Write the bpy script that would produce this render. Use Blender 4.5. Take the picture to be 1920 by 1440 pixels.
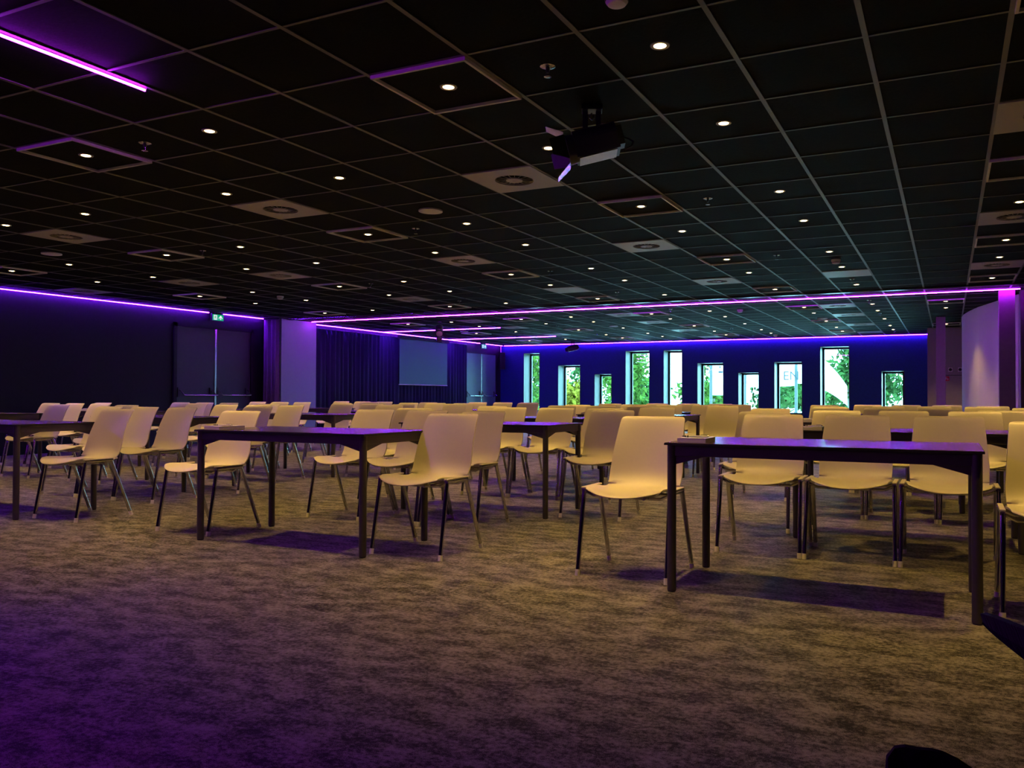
import bpy, bmesh, math, random
from mathutils import Vector, Matrix

for o in list(bpy.data.objects):
    bpy.data.objects.remove(o, do_unlink=True)
S = bpy.context.scene
COL = S.collection
R = math.radians
random.seed(7)

# ------------------------------------------------------------------ camera
F_PX, YAW, PIT, ROLL, CAM_Z = 1511.097, 0.433371, 0.015033, -0.002587, 0.97
PPX, PPY = 1080.0, 720.0
CELL, I0, J0 = 0.6, 1.57515, -5.55853
CEIL = CAM_Z + 2.782079 * CELL          # 2.639 m
cam_d = bpy.data.cameras.new('camera')
cam = bpy.data.objects.new('camera', cam_d)
COL.objects.link(cam)
cyw, syw, cpt, spt, crl, srl = math.cos(YAW), math.sin(YAW), math.cos(PIT), math.sin(PIT), math.cos(ROLL), math.sin(ROLL)
FWD = Vector((-syw * cpt, cyw * cpt, spt))
R0 = Vector((cyw, syw, 0))
U0 = Vector((syw * spt, -cyw * spt, cpt))
RT = R0 * crl - U0 * srl
UP = R0 * srl + U0 * crl
m = Matrix((RT, UP, -FWD)).transposed().to_4x4()
m.translation = Vector((0, 0, CAM_Z))
cam.matrix_world = m
cam_d.sensor_fit = 'HORIZONTAL'
cam_d.sensor_width = 36.0
cam_d.lens = F_PX * 36.0 / 1920.0
cam_d.shift_x = (960.0 - PPX) / 1920.0
cam_d.clip_start = 0.02
cam_d.clip_end = 400
S.camera = cam


def pix(x, y, z):
    v = Vector((x, y, z - CAM_Z))
    d = v.dot(FWD)
    if d < 0.05:
        return (-9999, -9999, d)
    return (PPX + F_PX * v.dot(RT) / d, PPY - F_PX * v.dot(UP) / d, d)


def in_frame(x, y, z, mx=0, my=0):
    px, py, d = pix(x, y, z)
    return d > 0 and -mx <= px <= 1920 + mx and -my <= py <= 1440 + my


def cx(i):
    return (i - I0) * CELL


def cy(j):
    return (j - J0) * CELL


# ------------------------------------------------------------------ world, exposure
world = bpy.data.worlds.new('overcast_sky')
S.world = world
world.use_nodes = True
bg = world.node_tree.nodes['Background']
bg.inputs['Color'].default_value = (0.30, 0.80, 1.0, 1)
bg.inputs['Strength'].default_value = 30.0
S.view_settings.view_transform = 'Standard'
S.view_settings.look = 'None'
S.view_settings.gamma = 1.0
S.view_settings.use_curve_mapping = False
S.view_settings.exposure = 0.0
S.cycles.use_denoising = True
S.cycles.use_adaptive_sampling = True
S.cycles.adaptive_threshold = 0.02
S.cycles.max_bounces = 5
S.cycles.diffuse_bounces = 3
S.cycles.glossy_bounces = 3
S.cycles.sample_clamp_indirect = 6.0

LAMP_W = 92.0                      # one ceiling downlight, watts of radiant power
LAMP_COL = (1.0, 0.62, 0.12)
LED_STR = 165.0
LED_COL = (0.19, 0.010, 1.0)

# ------------------------------------------------------------------ materials
MATS = {}


def mat(name, col, rough=0.5, metal=0.0, spec=0.5, emit=None, estr=0.0):
    mt = bpy.data.materials.new(name)
    mt.use_nodes = True
    b = mt.node_tree.nodes['Principled BSDF']
    b.inputs['Base Color'].default_value = (*col, 1)
    b.inputs['Roughness'].default_value = rough
    b.inputs['Metallic'].default_value = metal
    b.inputs['Specular IOR Level'].default_value = spec
    if emit:
        b.inputs['Emission Color'].default_value = (*emit, 1)
        b.inputs['Emission Strength'].default_value = estr
    MATS[name] = mt
    return mt


def vary(mt, scale, amount, bump=0.0, stretch=(1, 1, 1), detail=6.0):
    """small procedural colour variation and relief on top of a plain principled material"""
    nt = mt.node_tree
    b = nt.nodes['Principled BSDF']
    tc = nt.nodes.new('ShaderNodeTexCoord')
    mp = nt.nodes.new('ShaderNodeMapping')
    mp.inputs['Scale'].default_value = stretch
    nz = nt.nodes.new('ShaderNodeTexNoise')
    nz.inputs['Scale'].default_value = scale
    nz.inputs['Detail'].default_value = detail
    nt.links.new(tc.outputs['Object'], mp.inputs['Vector'])
    nt.links.new(mp.outputs['Vector'], nz.inputs['Vector'])
    c = b.inputs['Base Color'].default_value[:3]
    rp = nt.nodes.new('ShaderNodeValToRGB')
    rp.color_ramp.elements[0].position = 0.3
    rp.color_ramp.elements[1].position = 0.7
    rp.color_ramp.elements[0].color = (*[max(0, v * (1 - amount)) for v in c], 1)
    rp.color_ramp.elements[1].color = (*[min(1, v * (1 + amount)) for v in c], 1)
    nt.links.new(nz.outputs['Fac'], rp.inputs['Fac'])
    nt.links.new(rp.outputs['Color'], b.inputs['Base Color'])
    if bump:
        bp = nt.nodes.new('ShaderNodeBump')
        bp.inputs['Strength'].default_value = bump
        bp.inputs['Distance'].default_value = 0.01
        nt.links.new(nz.outputs['Fac'], bp.inputs['Height'])
        nt.links.new(bp.outputs['Normal'], b.inputs['Normal'])
    return mt


M_CHAIR = mat('cream_plastic', (0.70, 0.635, 0.53), 0.38)
vary(M_CHAIR, 60, 0.015)
M_CHROME = mat('chrome', (0.62, 0.62, 0.62), 0.13, 1.0)
vary(M_CHROME, 20, 0.03)
M_FOOT = mat('white_foot_plastic', (0.75, 0.72, 0.68), 0.5)
M_TTOP = mat('dark_laminate', (0.055, 0.04, 0.042), 0.24, 0.0, 0.8)
vary(M_TTOP, 9, 0.12, 0.0, (1, 6, 1))
M_TEDGE = mat('black_edge', (0.012, 0.011, 0.012), 0.45)
M_TFRAME = mat('anthracite_metal', (0.085, 0.078, 0.075), 0.42, 0.35)
vary(M_TFRAME, 40, 0.06)
M_PAPER = mat('paper', (0.80, 0.76, 0.74), 0.8)
vary(M_PAPER, 300, 0.05, 0.0, (0.02, 0.02, 8))
M_PEN = mat('pen_white', (0.8, 0.78, 0.76), 0.3)
M_BLACK = mat('black_plastic', (0.012, 0.012, 0.013), 0.45)
vary(M_BLACK, 30, 0.2)
M_TILE = mat('dark_ceiling_tile', (0.0055, 0.0055, 0.005), 0.75, 0.0, 0.05)
vary(M_TILE, 55, 0.35, 0.15)
M_TBAR = mat('grid_bar_paint', (0.13, 0.125, 0.11), 0.45)
M_VENT = mat('white_vent_metal', (0.42, 0.40, 0.385), 0.42)
M_DUCT = mat('duct_dark', (0.006, 0.005, 0.005), 0.9, 0.0, 0.1)
M_FRAME = mat('light_frame_metal', (0.88, 0.84, 0.80), 0.4)
M_WHITE = mat('white_plastic', (0.82, 0.80, 0.77), 0.45)
M_ALU = mat('aluminium', (0.55, 0.55, 0.55), 0.22, 1.0)
M_DWALL = mat('charcoal_wall', (0.013, 0.013, 0.015), 0.7, 0.0, 0.3)
vary(M_DWALL, 25, 0.15, 0.1)
M_BWALL = mat('navy_wall', (0.009, 0.045, 0.17), 0.65, 0.0, 0.35)
vary(M_BWALL, 25, 0.12, 0.1)
M_GWALL = mat('grey_wall', (0.36, 0.33, 0.31), 0.75, 0.0, 0.3)
vary(M_GWALL, 20, 0.04, 0.05)
M_PWALL = mat('pale_wall', (0.34, 0.45, 0.48), 0.7, 0.0, 0.3)
vary(M_PWALL, 30, 0.03, 0.05)
M_CWALL = mat('curved_wall_paint', (0.70, 0.67, 0.66), 0.7, 0.0, 0.3)
vary(M_CWALL, 30, 0.03, 0.05)
M_COLM = mat('taupe_column', (0.34, 0.27, 0.34), 0.7, 0.0, 0.3)
vary(M_COLM, 20, 0.05)
M_CURT = mat('navy_curtain', (0.030, 0.055, 0.085), 0.75, 0.0, 0.25)
vary(M_CURT, 120, 0.25, 0.1)
M_CURT2 = mat('plum_curtain', (0.28, 0.20, 0.28), 0.75, 0.0, 0.25)
vary(M_CURT2, 120, 0.2, 0.1)
M_SCREEN = mat('projection_cloth', (0.07, 0.20, 0.17), 0.6)
vary(M_SCREEN, 40, 0.03)
M_DOOR = mat('grey_door', (0.11, 0.21, 0.19), 0.5)
vary(M_DOOR, 15, 0.05)
M_DOORD = mat('charcoal_door', (0.030, 0.031, 0.038), 0.55)
vary(M_DOORD, 15, 0.1)
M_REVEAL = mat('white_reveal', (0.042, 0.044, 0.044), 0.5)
M_WFRAME = mat('dark_window_frame', (0.02, 0.022, 0.022), 0.4)
M_RED = mat('red_sign', (0.65, 0.02, 0.02), 0.45)
M_GREEN = mat('exit_green', (0.0, 0.35, 0.14), 0.4, emit=(0.0, 0.33, 0.12), estr=1.1)
M_EXITW = mat('exit_white', (0.8, 0.85, 0.8), 0.4, emit=(0.75, 0.85, 0.75), estr=0.9)
M_LAMP = mat('warm_lamp', (1, 0.8, 0.5), 0.4, emit=(1.0, 0.66, 0.26), estr=22.0)
M_LENS = mat('spot_lens', (0.75, 0.65, 0.42), 0.12, 0.6)
M_LED = mat('violet_led', (0.6, 0.3, 1.0), 0.4, emit=LED_COL, estr=LED_STR)
M_LED2 = mat('magenta_led', (0.7, 0.3, 1.0), 0.4, emit=(0.38, 0.009, 0.82), estr=LED_STR)
M_GROUND = mat('pale_ground', (0.55, 0.55, 0.52), 0.9)
vary(M_GROUND, 0.4, 0.2)
M_LEAF = mat('leaf', (0.036, 0.066, 0.010), 0.7, 0.0, 0.03)
vary(M_LEAF, 2.5, 0.5)
M_LEAF2 = mat('blue_leaf', (0.024, 0.054, 0.014), 0.7, 0.0, 0.03)
vary(M_LEAF2, 2.0, 0.45)
M_LEAF3 = mat('yellow_leaf', (0.11, 0.080, 0.008), 0.7, 0.0, 0.03)
vary(M_LEAF3, 2.5, 0.4)
M_BARK = mat('bark', (0.12, 0.10, 0.085), 0.9)
M_FLAG = mat('flag_cloth', (0.86, 0.85, 0.84), 0.8)
M_POLE = mat('pole_paint', (0.022, 0.026, 0.030), 0.5)
M_FLAGB = mat('flag_print', (0.012, 0.018, 0.026), 0.8)
M_STRAP = mat('black_webbing', (0.006, 0.0055, 0.006), 0.85)
vary(M_STRAP, 140, 0.5, 0.3, (1, 8, 1))

# carpet: fine mottled pile with darker drifts running across the room
M_CARPET = mat('carpet', (0.14, 0.12, 0.10), 0.55, 0.0, 0.16)
nt = M_CARPET.node_tree
b = nt.nodes['Principled BSDF']
tc = nt.nodes.new('ShaderNodeTexCoord')


def noise(scale, detail, stretch):
    mp = nt.nodes.new('ShaderNodeMapping')
    mp.inputs['Scale'].default_value = stretch
    n = nt.nodes.new('ShaderNodeTexNoise')
    n.inputs['Scale'].default_value = scale
    n.inputs['Detail'].default_value = detail
    n.inputs['Roughness'].default_value = 0.65
    nt.links.new(tc.outputs['Object'], mp.inputs['Vector'])
    nt.links.new(mp.outputs['Vector'], n.inputs['Vector'])
    return n


def math_node(op, a, bb, av=None, bv=None):
    n = nt.nodes.new('ShaderNodeMath')
    n.operation = op
    if a is not None:
        nt.links.new(a, n.inputs[0])
    else:
        n.inputs[0].default_value = av
    if bb is not None:
        nt.links.new(bb, n.inputs[1])
    else:
        n.inputs[1].default_value = bv
    return n.outputs[0]


n1 = noise(9.0, 5.0, (0.7, 1.3, 1))
n2 = noise(60.0, 4.0, (0.9, 1.0, 1))
n3 = noise(330.0, 2.0, (1, 1, 1))
s1 = math_node('MULTIPLY', n1.outputs['Fac'], None, bv=0.36)
s2 = math_node('MULTIPLY', n2.outputs['Fac'], None, bv=0.34)
s3 = math_node('MULTIPLY', n3.outputs['Fac'], None, bv=0.30)
sm = math_node('ADD', math_node('ADD', s1, s2), s3)
rp = nt.nodes.new('ShaderNodeValToRGB')
rp.color_ramp.elements[0].position = 0.45
rp.color_ramp.elements[1].position = 0.575
rp.color_ramp.elements[0].color = (0.022, 0.020, 0.019, 1)
rp.color_ramp.elements[1].color = (0.36, 0.335, 0.30, 1)
nt.links.new(sm, rp.inputs['Fac'])
nt.links.new(rp.outputs['Color'], b.inputs['Base Color'])
bp = nt.nodes.new('ShaderNodeBump')
bp.inputs['Strength'].default_value = 0.5
bp.inputs['Distance'].default_value = 0.006
nt.links.new(sm, bp.inputs['Height'])
nt.links.new(bp.outputs['Normal'], b.inputs['Normal'])

# window glass: mostly clear, a little reflection
M_GLASS = bpy.data.materials.new('window_glass')
M_GLASS.use_nodes = True
gn = M_GLASS.node_tree
gn.nodes.clear()
go = gn.nodes.new('ShaderNodeOutputMaterial')
gm = gn.nodes.new('ShaderNodeMixShader')
gt = gn.nodes.new('ShaderNodeBsdfTransparent')
gg = gn.nodes.new('ShaderNodeBsdfGlossy')
gg.inputs['Roughness'].default_value = 0.02
gt.inputs['Color'].default_value = (0.93, 0.97, 0.96, 1)
gm.inputs['Fac'].default_value = 0.05
gn.links.new(gt.outputs[0], gm.inputs[1])
gn.links.new(gg.outputs[0], gm.inputs[2])
gn.links.new(gm.outputs[0], go.inputs['Surface'])


# ------------------------------------------------------------------ mesh helpers
class MB:
    def __init__(self):
        self.v, self.f, self.mi, self.cur = [], [], [], 0

    def add(self, vs, fs):
        n = len(self.v)
        self.v += [tuple(p) for p in vs]
        self.f += [tuple(n + k for k in q) for q in fs]
        self.mi += [self.cur] * len(fs)
        return self

    def box(self, x0, x1, y0, y1, z0, z1):
        vs = [(x0, y0, z0), (x1, y0, z0), (x1, y1, z0), (x0, y1, z0), (x0, y0, z1), (x1, y0, z1), (x1, y1, z1), (x0, y1, z1)]
        return self.add(vs, [(0, 3, 2, 1), (4, 5, 6, 7), (0, 1, 5, 4), (1, 2, 6, 5), (2, 3, 7, 6), (3, 0, 4, 7)])

    def cbox(self, c, s):
        return self.box(c[0] - s[0] / 2, c[0] + s[0] / 2, c[1] - s[1] / 2, c[1] + s[1] / 2, c[2] - s[2] / 2, c[2] + s[2] / 2)

    def tube(self, p, q, r, r2=None, n=12, cap=True):
        p, q = Vector(p), Vector(q)
        r2 = r if r2 is None else r2
        d = (q - p).normalized()
        a = d.orthogonal().normalized()
        b_ = d.cross(a)
        vs, fs = [], []
        for c, rr in ((p, r), (q, r2)):
            for k in range(n):
                t = 2 * math.pi * k / n
                vs.append(c + a * (math.cos(t) * rr) + b_ * (math.sin(t) * rr))
        for k in range(n):
            fs.append((k, (k + 1) % n, n + (k + 1) % n, n + k))
        if cap:
            fs.append(tuple(range(n - 1, -1, -1)))
            fs.append(tuple(range(n, 2 * n)))
        return self.add(vs, fs)

    def path(self, pts, r, n=10):
        for a, b_ in zip(pts[:-1], pts[1:]):
            self.tube(a, b_, r, n=n)
        return self

    def lathe(self, prof, c=(0, 0, 0), n=20):
        """prof: list of (radius, z) going along the surface"""
        vs, fs = [], []
        for rr, z in prof:
            for k in range(n):
                t = 2 * math.pi * k / n
                vs.append((c[0] + rr * math.cos(t), c[1] + rr * math.sin(t), c[2] + z))
        for s in range(len(prof) - 1):
            for k in range(n):
                fs.append((s * n + k, s * n + (k + 1) % n, (s + 1) * n + (k + 1) % n, (s + 1) * n + k))
        fs.append(tuple(range(n - 1, -1, -1)))
        fs.append(tuple((len(prof) - 1) * n + k for k in range(n)))
        return self.add(vs, fs)

    def prism(self, poly, axis, a, b_):
        """extrude a 2-D polygon along axis (0 x, 1 y, 2 z) from a to b"""
        def P(u, w, t):
            return (t, u, w) if axis == 0 else ((u, t, w) if axis == 1 else (u, w, t))
        n = len(poly)
        vs = [P(u, w, a) for u, w in poly] + [P(u, w, b_) for u, w in poly]
        fs = [tuple(range(n - 1, -1, -1)), tuple(range(n, 2 * n))]
        fs += [(k, (k + 1) % n, n + (k + 1) % n, n + k) for k in range(n)]
        return self.add(vs, fs)

    def mesh(self, name, mats, smooth=False, bevel=0.0):
        me = bpy.data.meshes.new(name)
        me.from_pydata(self.v, [], self.f)
        for mt in (mats if isinstance(mats, (list, tuple)) else [mats]):
            me.materials.append(mt)
        if len(me.materials) > 1:
            me.polygons.foreach_set('material_index', self.mi)
        bm = bmesh.new()
        bm.from_mesh(me)
        bmesh.ops.recalc_face_normals(bm, faces=bm.faces)
        if bevel:
            bmesh.ops.bevel(bm, geom=list(bm.edges), offset=bevel, segments=2, affect='EDGES', profile=0.5)
        bm.to_mesh(me)
        bm.free()
        if smooth:
            me.polygons.foreach_set('use_smooth', [True] * len(me.polygons))
            if smooth == 'auto':
                me.set_sharp_from_angle(angle=R(38))
        me.update()
        return me


def obj(name, me, parent=None, loc=(0, 0, 0), rz=0.0):
    o = bpy.data.objects.new(name, me)
    COL.objects.link(o)
    o.location = loc
    o.rotation_euler = (0, 0, rz)
    if parent:
        o.parent = parent
    return o


def tag(o, label=None, cat=None, group=None, kind=None):
    if label:
        o['label'] = label
    if cat:
        o['category'] = cat
    if group:
        o['group'] = group
    if kind:
        o['kind'] = kind
    return o


def thing(name, label, cat, loc=(0, 0, 0), rz=0.0, group=None):
    o = bpy.data.objects.new(name, None)
    o.empty_display_size = 0.1
    COL.objects.link(o)
    o.location = loc
    o.rotation_euler = (0, 0, rz)
    return tag(o, label, cat, group)


def struct(name, me, label=None, parent=None):
    o = obj(name, me, parent)
    if not parent:
        tag(o, label, kind='structure')
    return o


ORD = ['', 'first', 'second', 'third', 'fourth', 'fifth', 'sixth', 'seventh', 'eighth', 'ninth', 'tenth', 'eleventh', 'twelfth', 'thirteenth', 'fourteenth', 'fifteenth', 'sixteenth']


def row_labels(pts, z, fmt, tol=0.35):
    """pts: list of (x, y). Returns one label per point: its row counted from the camera and its place from the left."""
    ys = []
    for x, y in sorted(pts, key=lambda p: p[1]):
        if not ys or y - ys[-1] > tol:
            ys.append(y)
    out = {}
    for ri, y0 in enumerate(ys):
        row = sorted([p for p in pts if 0 <= p[1] - y0 <= tol])
        for ci, p in enumerate(row):
            if len(row) == 1:
                where = 'alone in the %s row from the camera' % ORD[ri + 1]
            else:
                where = '%s row from the camera, %s from the left' % (ORD[ri + 1], ORD[ci + 1])
            out[p] = fmt % where
    return [out[p] for p in pts]


# ------------------------------------------------------------------ room shell
XL, XR, YN, YB_, ZT = -13.58, 5.0, -4.6, 23.35, CEIL
struct('floor', MB().box(XL - .3, XR + .3, YN - .3, 23.9, -0.12, 0.0).mesh('floor', M_CARPET), 'mottled grey brown carpet floor')
ceil_o = struct('ceiling', MB().box(XL - .3, XR + .3, YN - .3, 23.9, CEIL + 0.06, CEIL + 0.2).mesh('ceiling', M_DUCT), 'dark suspended ceiling in square panels')
wl = struct('wall_left', MB().box(XL - .3, XL, YN - .3, 23.9, 0, CEIL + .1).mesh('wall_left', M_DWALL), 'dark charcoal long wall on the left')
struct('wall_near', MB().box(XL - .3, XR + .3, YN - .3, YN, 0, CEIL + .1).mesh('wall_near', M_DWALL), 'dark wall behind the camera')
struct('wall_right', MB().box(XR, XR + .3, YN - .3, 14.6, 0, CEIL + .1).mesh('wall_right', M_DWALL), 'dark wall on the right')
struct('wall_partition', MB().box(1.02, XR + .3, 14.32, 14.6, 0, CEIL + .1).mesh('wall_partition', M_COLM), 'taupe partition wall at the right edge')
struct('wall_far_right', MB().box(3.0, 3.2, 14.6, 23.9, 0, CEIL + .1).mesh('wall_far_right', M_GWALL), 'wall behind the curved partition')

# wall nib where the folding wall parks, beside the stacked curtain
struct('wall_nib', MB().box(XL, -13.15, 13.18, 14.24, 0, CEIL).mesh('wall_nib', M_PWALL), 'pale grey wall projection beside the long dark curtain')

# curved pale partition on the right and grey service wall behind it
cv = [(0.25, 18.60), (0.265, 18.2), (0.30, 17.85), (0.36, 17.40), (0.43, 17.0), (0.51, 16.59), (0.79, 15.63), (1.02, 14.85), (1.3, 14.6)]
bmv = MB()
for (xa, ya), (xb, yb) in zip(cv[:-1], cv[1:]):
    bmv.prism([(xa, ya), (xb, yb), (xb + .14, yb + .03), (xa + .14, ya + .03)], 2, 0, CEIL)
bmv.box(0.25, 3.0, 18.57, 18.72, 0, CEIL)
struct('wall_curved', bmv.mesh('wall_curved', M_CWALL), 'pale curved partition wall on the right')
gw = struct('wall_grey', MB().box(-0.47, 3.0, 21.25, 23.9, 0, CEIL).mesh('wall_grey', M_GWALL), 'grey service wall in the far right corner')
obj('panel_joint', MB().box(-0.07, 0.9, 21.238, 21.25, 1.485, 1.495).mesh('panel_joint', M_DUCT), gw)

c1 = obj('square_column', MB().box(-0.24, -0.06, 18.35, 18.55, 0, CEIL).mesh('square_column', M_COLM, bevel=0.006))
tag(c1, 'slim taupe square column in front of the grey service wall', 'column')
c2 = obj('square_column', MB().box(0.71, 0.935, 14.12, 14.34, 0, CEIL).mesh('square_column', M_COLM, bevel=0.006))
tag(c2, 'wide violet lit square column right of the curved wall', 'column')

# back wall with ten openings
WIN = [(-12.71, -12.11, 2.38), (-11.45, -10.65, 1.97), (-10.17, -9.57, 1.675), (-9.12, -8.32, 2.385), (-7.88, -7.28, 2.38),
       (-6.82, -6.02, 1.975), (-5.59, -4.98, 1.68), (-4.55, -3.76, 1.97), (-3.28, -2.48, 2.38), (-1.67, -1.08, 1.68)]
SILL, WT = 0.43, 0.55
wb = MB()
edge = [XL - .3] + [v for w in WIN for v in w[:2]] + [-0.47]
for k in range(0, len(edge), 2):
    wb.box(edge[k], edge[k + 1], YB_, YB_ + WT, 0, CEIL + .1)
for a, c, t in WIN:
    wb.box(a, c, YB_, YB_ + WT, 0, SILL)
    wb.box(a, c, YB_, YB_ + WT, t, CEIL + .1)
struct('wall_back', wb.mesh('wall_back', M_BWALL), 'navy blue window wall at the far end')
for k, (a, c, t) in enumerate(WIN):
    fy = YB_ + 0.44
    fr = MB()
    fw = 0.055
    fr.box(a + .015, a + .015 + fw, fy, fy + .07, SILL + .02, t - .015).box(c - .015 - fw, c - .015, fy, fy + .07, SILL + .02, t - .015)
    fr.box(a + .015, c - .015, fy, fy + .07, t - .015 - fw, t - .015).box(a + .015, c - .015, fy, fy + .07, SILL + .02, SILL + .02 + fw)
    w = struct('window_%d' % (k + 1), fr.mesh('window_frame', M_WFRAME),
               '%s window from the left in the navy wall, %s' % (['', 'first', 'second', 'third', 'fourth', 'fifth', 'sixth', 'seventh', 'eighth', 'ninth', 'tenth'][k + 1], 'tall' if t > 2.2 else ('medium' if t > 1.9 else 'short')))
    obj('pane', MB().box(a + .03, c - .03, fy + .03, fy + .036, SILL + .04, t - .03).mesh('pane', M_GLASS), w)
    obj('side_reveal', MB().box(a, a + .015, YB_ - .004, fy + .07, SILL, t).mesh('side_reveal', M_REVEAL), w)
    obj('side_reveal', MB().box(c - .015, c, YB_ - .004, fy + .07, SILL, t).mesh('side_reveal', M_REVEAL), w)
    obj('head_reveal', MB().box(a, c, YB_ - .004, fy + .07, t - .015, t).mesh('head_reveal', M_REVEAL), w)
    obj('sill', MB().box(a - .02, c + .02, YB_ - .03, fy + .07, SILL - .005, SILL + .02).mesh('sill', M_REVEAL), w)
    # portal: helps the renderer find the daylight, gives off nothing itself
    ld = bpy.data.lights.new('daylight_portal', 'AREA')
    ld.shape = 'RECTANGLE'
    ld.size, ld.size_y = c - a, t - SILL
    ld.cycles.is_portal = True
    lo = bpy.data.objects.new('daylight_portal', ld)
    COL.objects.link(lo)
    lo.location = ((a + c) / 2, YB_ + WT + .02, (SILL + t) / 2)
    lo.rotation_euler = (R(-90), 0, 0)

# ------------------------------------------------------------------ ceiling grid and panels
TRACK_J, LED_J = 16.72, 17.62
lights_plain, lights_framed = [], []
nrows = [0.5, 2.5, 5.5, 7.5, 10.5, 12.5, 15.5]
cols_all = [-17.5, -15.5, -12.5, -10.5, -7.5, -5.5, -2.5, -0.5, 2.5]
framed_cols = (-17.5, -12.5, -7.5, -2.5, 2.5)
for j in nrows:
    for i in cols_all:
        fr = j in (0.5, 5.5, 10.5, 15.5) and i in framed_cols
        if fr:
            lights_framed.append((i, j))
        else:
            lights_plain.append((i, j))
lights_plain.remove((2.5, 2.5)); lights_plain.append((2.5, 2.5))
frows = [20.1, 22.1, 25.1, 28.1, 30.1]
for j in frows:
    for i in (-17.5, -15.5, -12.5, -10.5, -7.5, -5.5, -2.5, -0.5, 1.5):
        if (j in (20.1, 25.1, 30.1) and i in (-17.5, -12.5, -7.5, -2.5)) or (i, j) in ((1.5, 20.1), (1.5, 28.1)):
            lights_framed.append((i, j))
        elif i == 1.5 and j != 22.1:
            continue
        elif i == -17.5:
            continue
        else:
            lights_plain.append((i, j))
vents = [(-3.5, 3.5), (-3.5, 8.5), (-3.5, 13.5), (-7.5, 3.5), (-7.5, 8.5), (-12.5, 8.5), (-12.5, 13.5), (-12.5, 3.5), (-15.5, 8.5), (-19.5, 8.5),
         (2.5, 8.5), (2.5, 13.5), (2.5, 3.5)]
for i in (-1.5, -8.5, -14.5):
    for j in (20.1, 23.1, 27.1, 31.1):
        vents.append((i, j))
blanks = [(-7.5, 13.5), (-0.5, 13.5)]
cellkey = lambda i, j: (round(i * 2), round(j * 10))
taken = {cellkey(*c) for c in lights_framed + vents + blanks}

jb_near = [float(k) for k in range(-10, 17)] + [TRACK_J - 0.06]
jb_mid = [TRACK_J + 0.09, LED_J]
jb_far = [17.6 + k for k in range(0, 16)] + [33.28]
ib = [float(k) for k in range(-21, 8)]
tiles = []
for jb in (jb_near, jb_mid, jb_far):
    for ja, jz in zip(jb[:-1], jb[1:]):
        for ia, iz in zip(ib[:-1], ib[1:]):
            if cellkey((ia + iz) / 2, (ja + jz) / 2) in taken:
                continue
            tiles.append((ia, iz, ja, jz))


def tile_area(t):
    ps = [pix(cx(a), cy(c), CEIL) for a, c in ((t[0], t[2]), (t[1], t[2]), (t[1], t[3]), (t[0], t[3]))]
    if any(p[2] < 0.2 for p in ps):
        return 0.0
    xs = [min(1920, max(0, p[0])) for p in ps]
    ys = [min(1440, max(0, p[1])) for p in ps]
    return abs(sum(xs[k] * ys[(k + 1) % 4] - xs[(k + 1) % 4] * ys[k] for k in range(4))) / 2


tiles.sort(key=tile_area, reverse=True)
TM = {}
rest = MB()
for n, (ia, iz, ja, jz) in enumerate(tiles):
    hx, hy = (iz - ia) * CELL / 2 - 0.006, (jz - ja) * CELL / 2 - 0.006
    if n < 300 and tile_area(tiles[n]) > 0:
        key = (round(hx, 3), round(hy, 3))
        if key not in TM:
            TM[key] = MB().box(-hx, hx, -hy, hy, 0.006, 0.025).mesh('ceiling_tile', M_TILE)
        obj('ceiling_tile', TM[key], ceil_o, (cx((ia + iz) / 2), cy((ja + jz) / 2), CEIL))
    else:
        rest.box(cx((ia + iz) / 2) - hx, cx((ia + iz) / 2) + hx, cy((ja + jz) / 2) - hy, cy((ja + jz) / 2) + hy, CEIL + .006, CEIL + .025)
tag(obj('far_ceiling_tiles', rest.mesh('far_ceiling_tiles', M_TILE), ceil_o), kind='stuff')
for i in ib:
    x = cx(i)
    for ja, jz in ((-10, TRACK_J - .06), (TRACK_J + .09, 33.28)):
        obj('main_bar', MB().box(x - .0125, x + .0125, cy(ja), cy(jz), CEIL, CEIL + .03).mesh('main_bar', M_TBAR), ceil_o)
for j in [k for k in jb_near[:-1]] + jb_far[:-1]:
    y = cy(j)
    obj('cross_bar', MB().box(cx(-21), cx(7), y - .008, y + .008, CEIL + .0015, CEIL + .03).mesh('cross_bar', M_TBAR), ceil_o)

# folding wall track
tk = thing('folding_wall_track', 'aluminium folding wall track across the ceiling beside the violet strip', 'track', (0, cy(TRACK_J), CEIL))
obj('rail', MB().box(-13.2, 2.8, -0.035, -0.012, -0.022, 0.03).mesh('rail', M_ALU), tk)
obj('rail', MB().box(-13.2, 2.8, 0.022, 0.045, -0.022, 0.03).mesh('rail', M_ALU), tk)
obj('channel', MB().box(-13.2, 2.8, -0.012, 0.022, 0.012, 0.03).mesh('channel', M_DUCT), tk)

# ------------------------------------------------------------------ violet light strips


def led(name_label, p, q, mt=None):
    p, q = Vector(p), Vector(q)
    d = (q - p)
    L = d.length
    ang = math.atan2(d.y, d.x)
    t = thing('light_strip', name_label, 'light strip', ((p + q) / 2)[:], ang, 'violet ceiling light strips')
    obj('profile', MB().box(-L / 2, L / 2, -.013, .013, 0.0, .012).mesh('profile', M_WHITE), t)
    obj('tube', MB().tube((-L / 2, 0, -.004), (L / 2, 0, -.004), .0066, n=8).mesh('tube', mt or M_LED), t)
    return t


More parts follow.
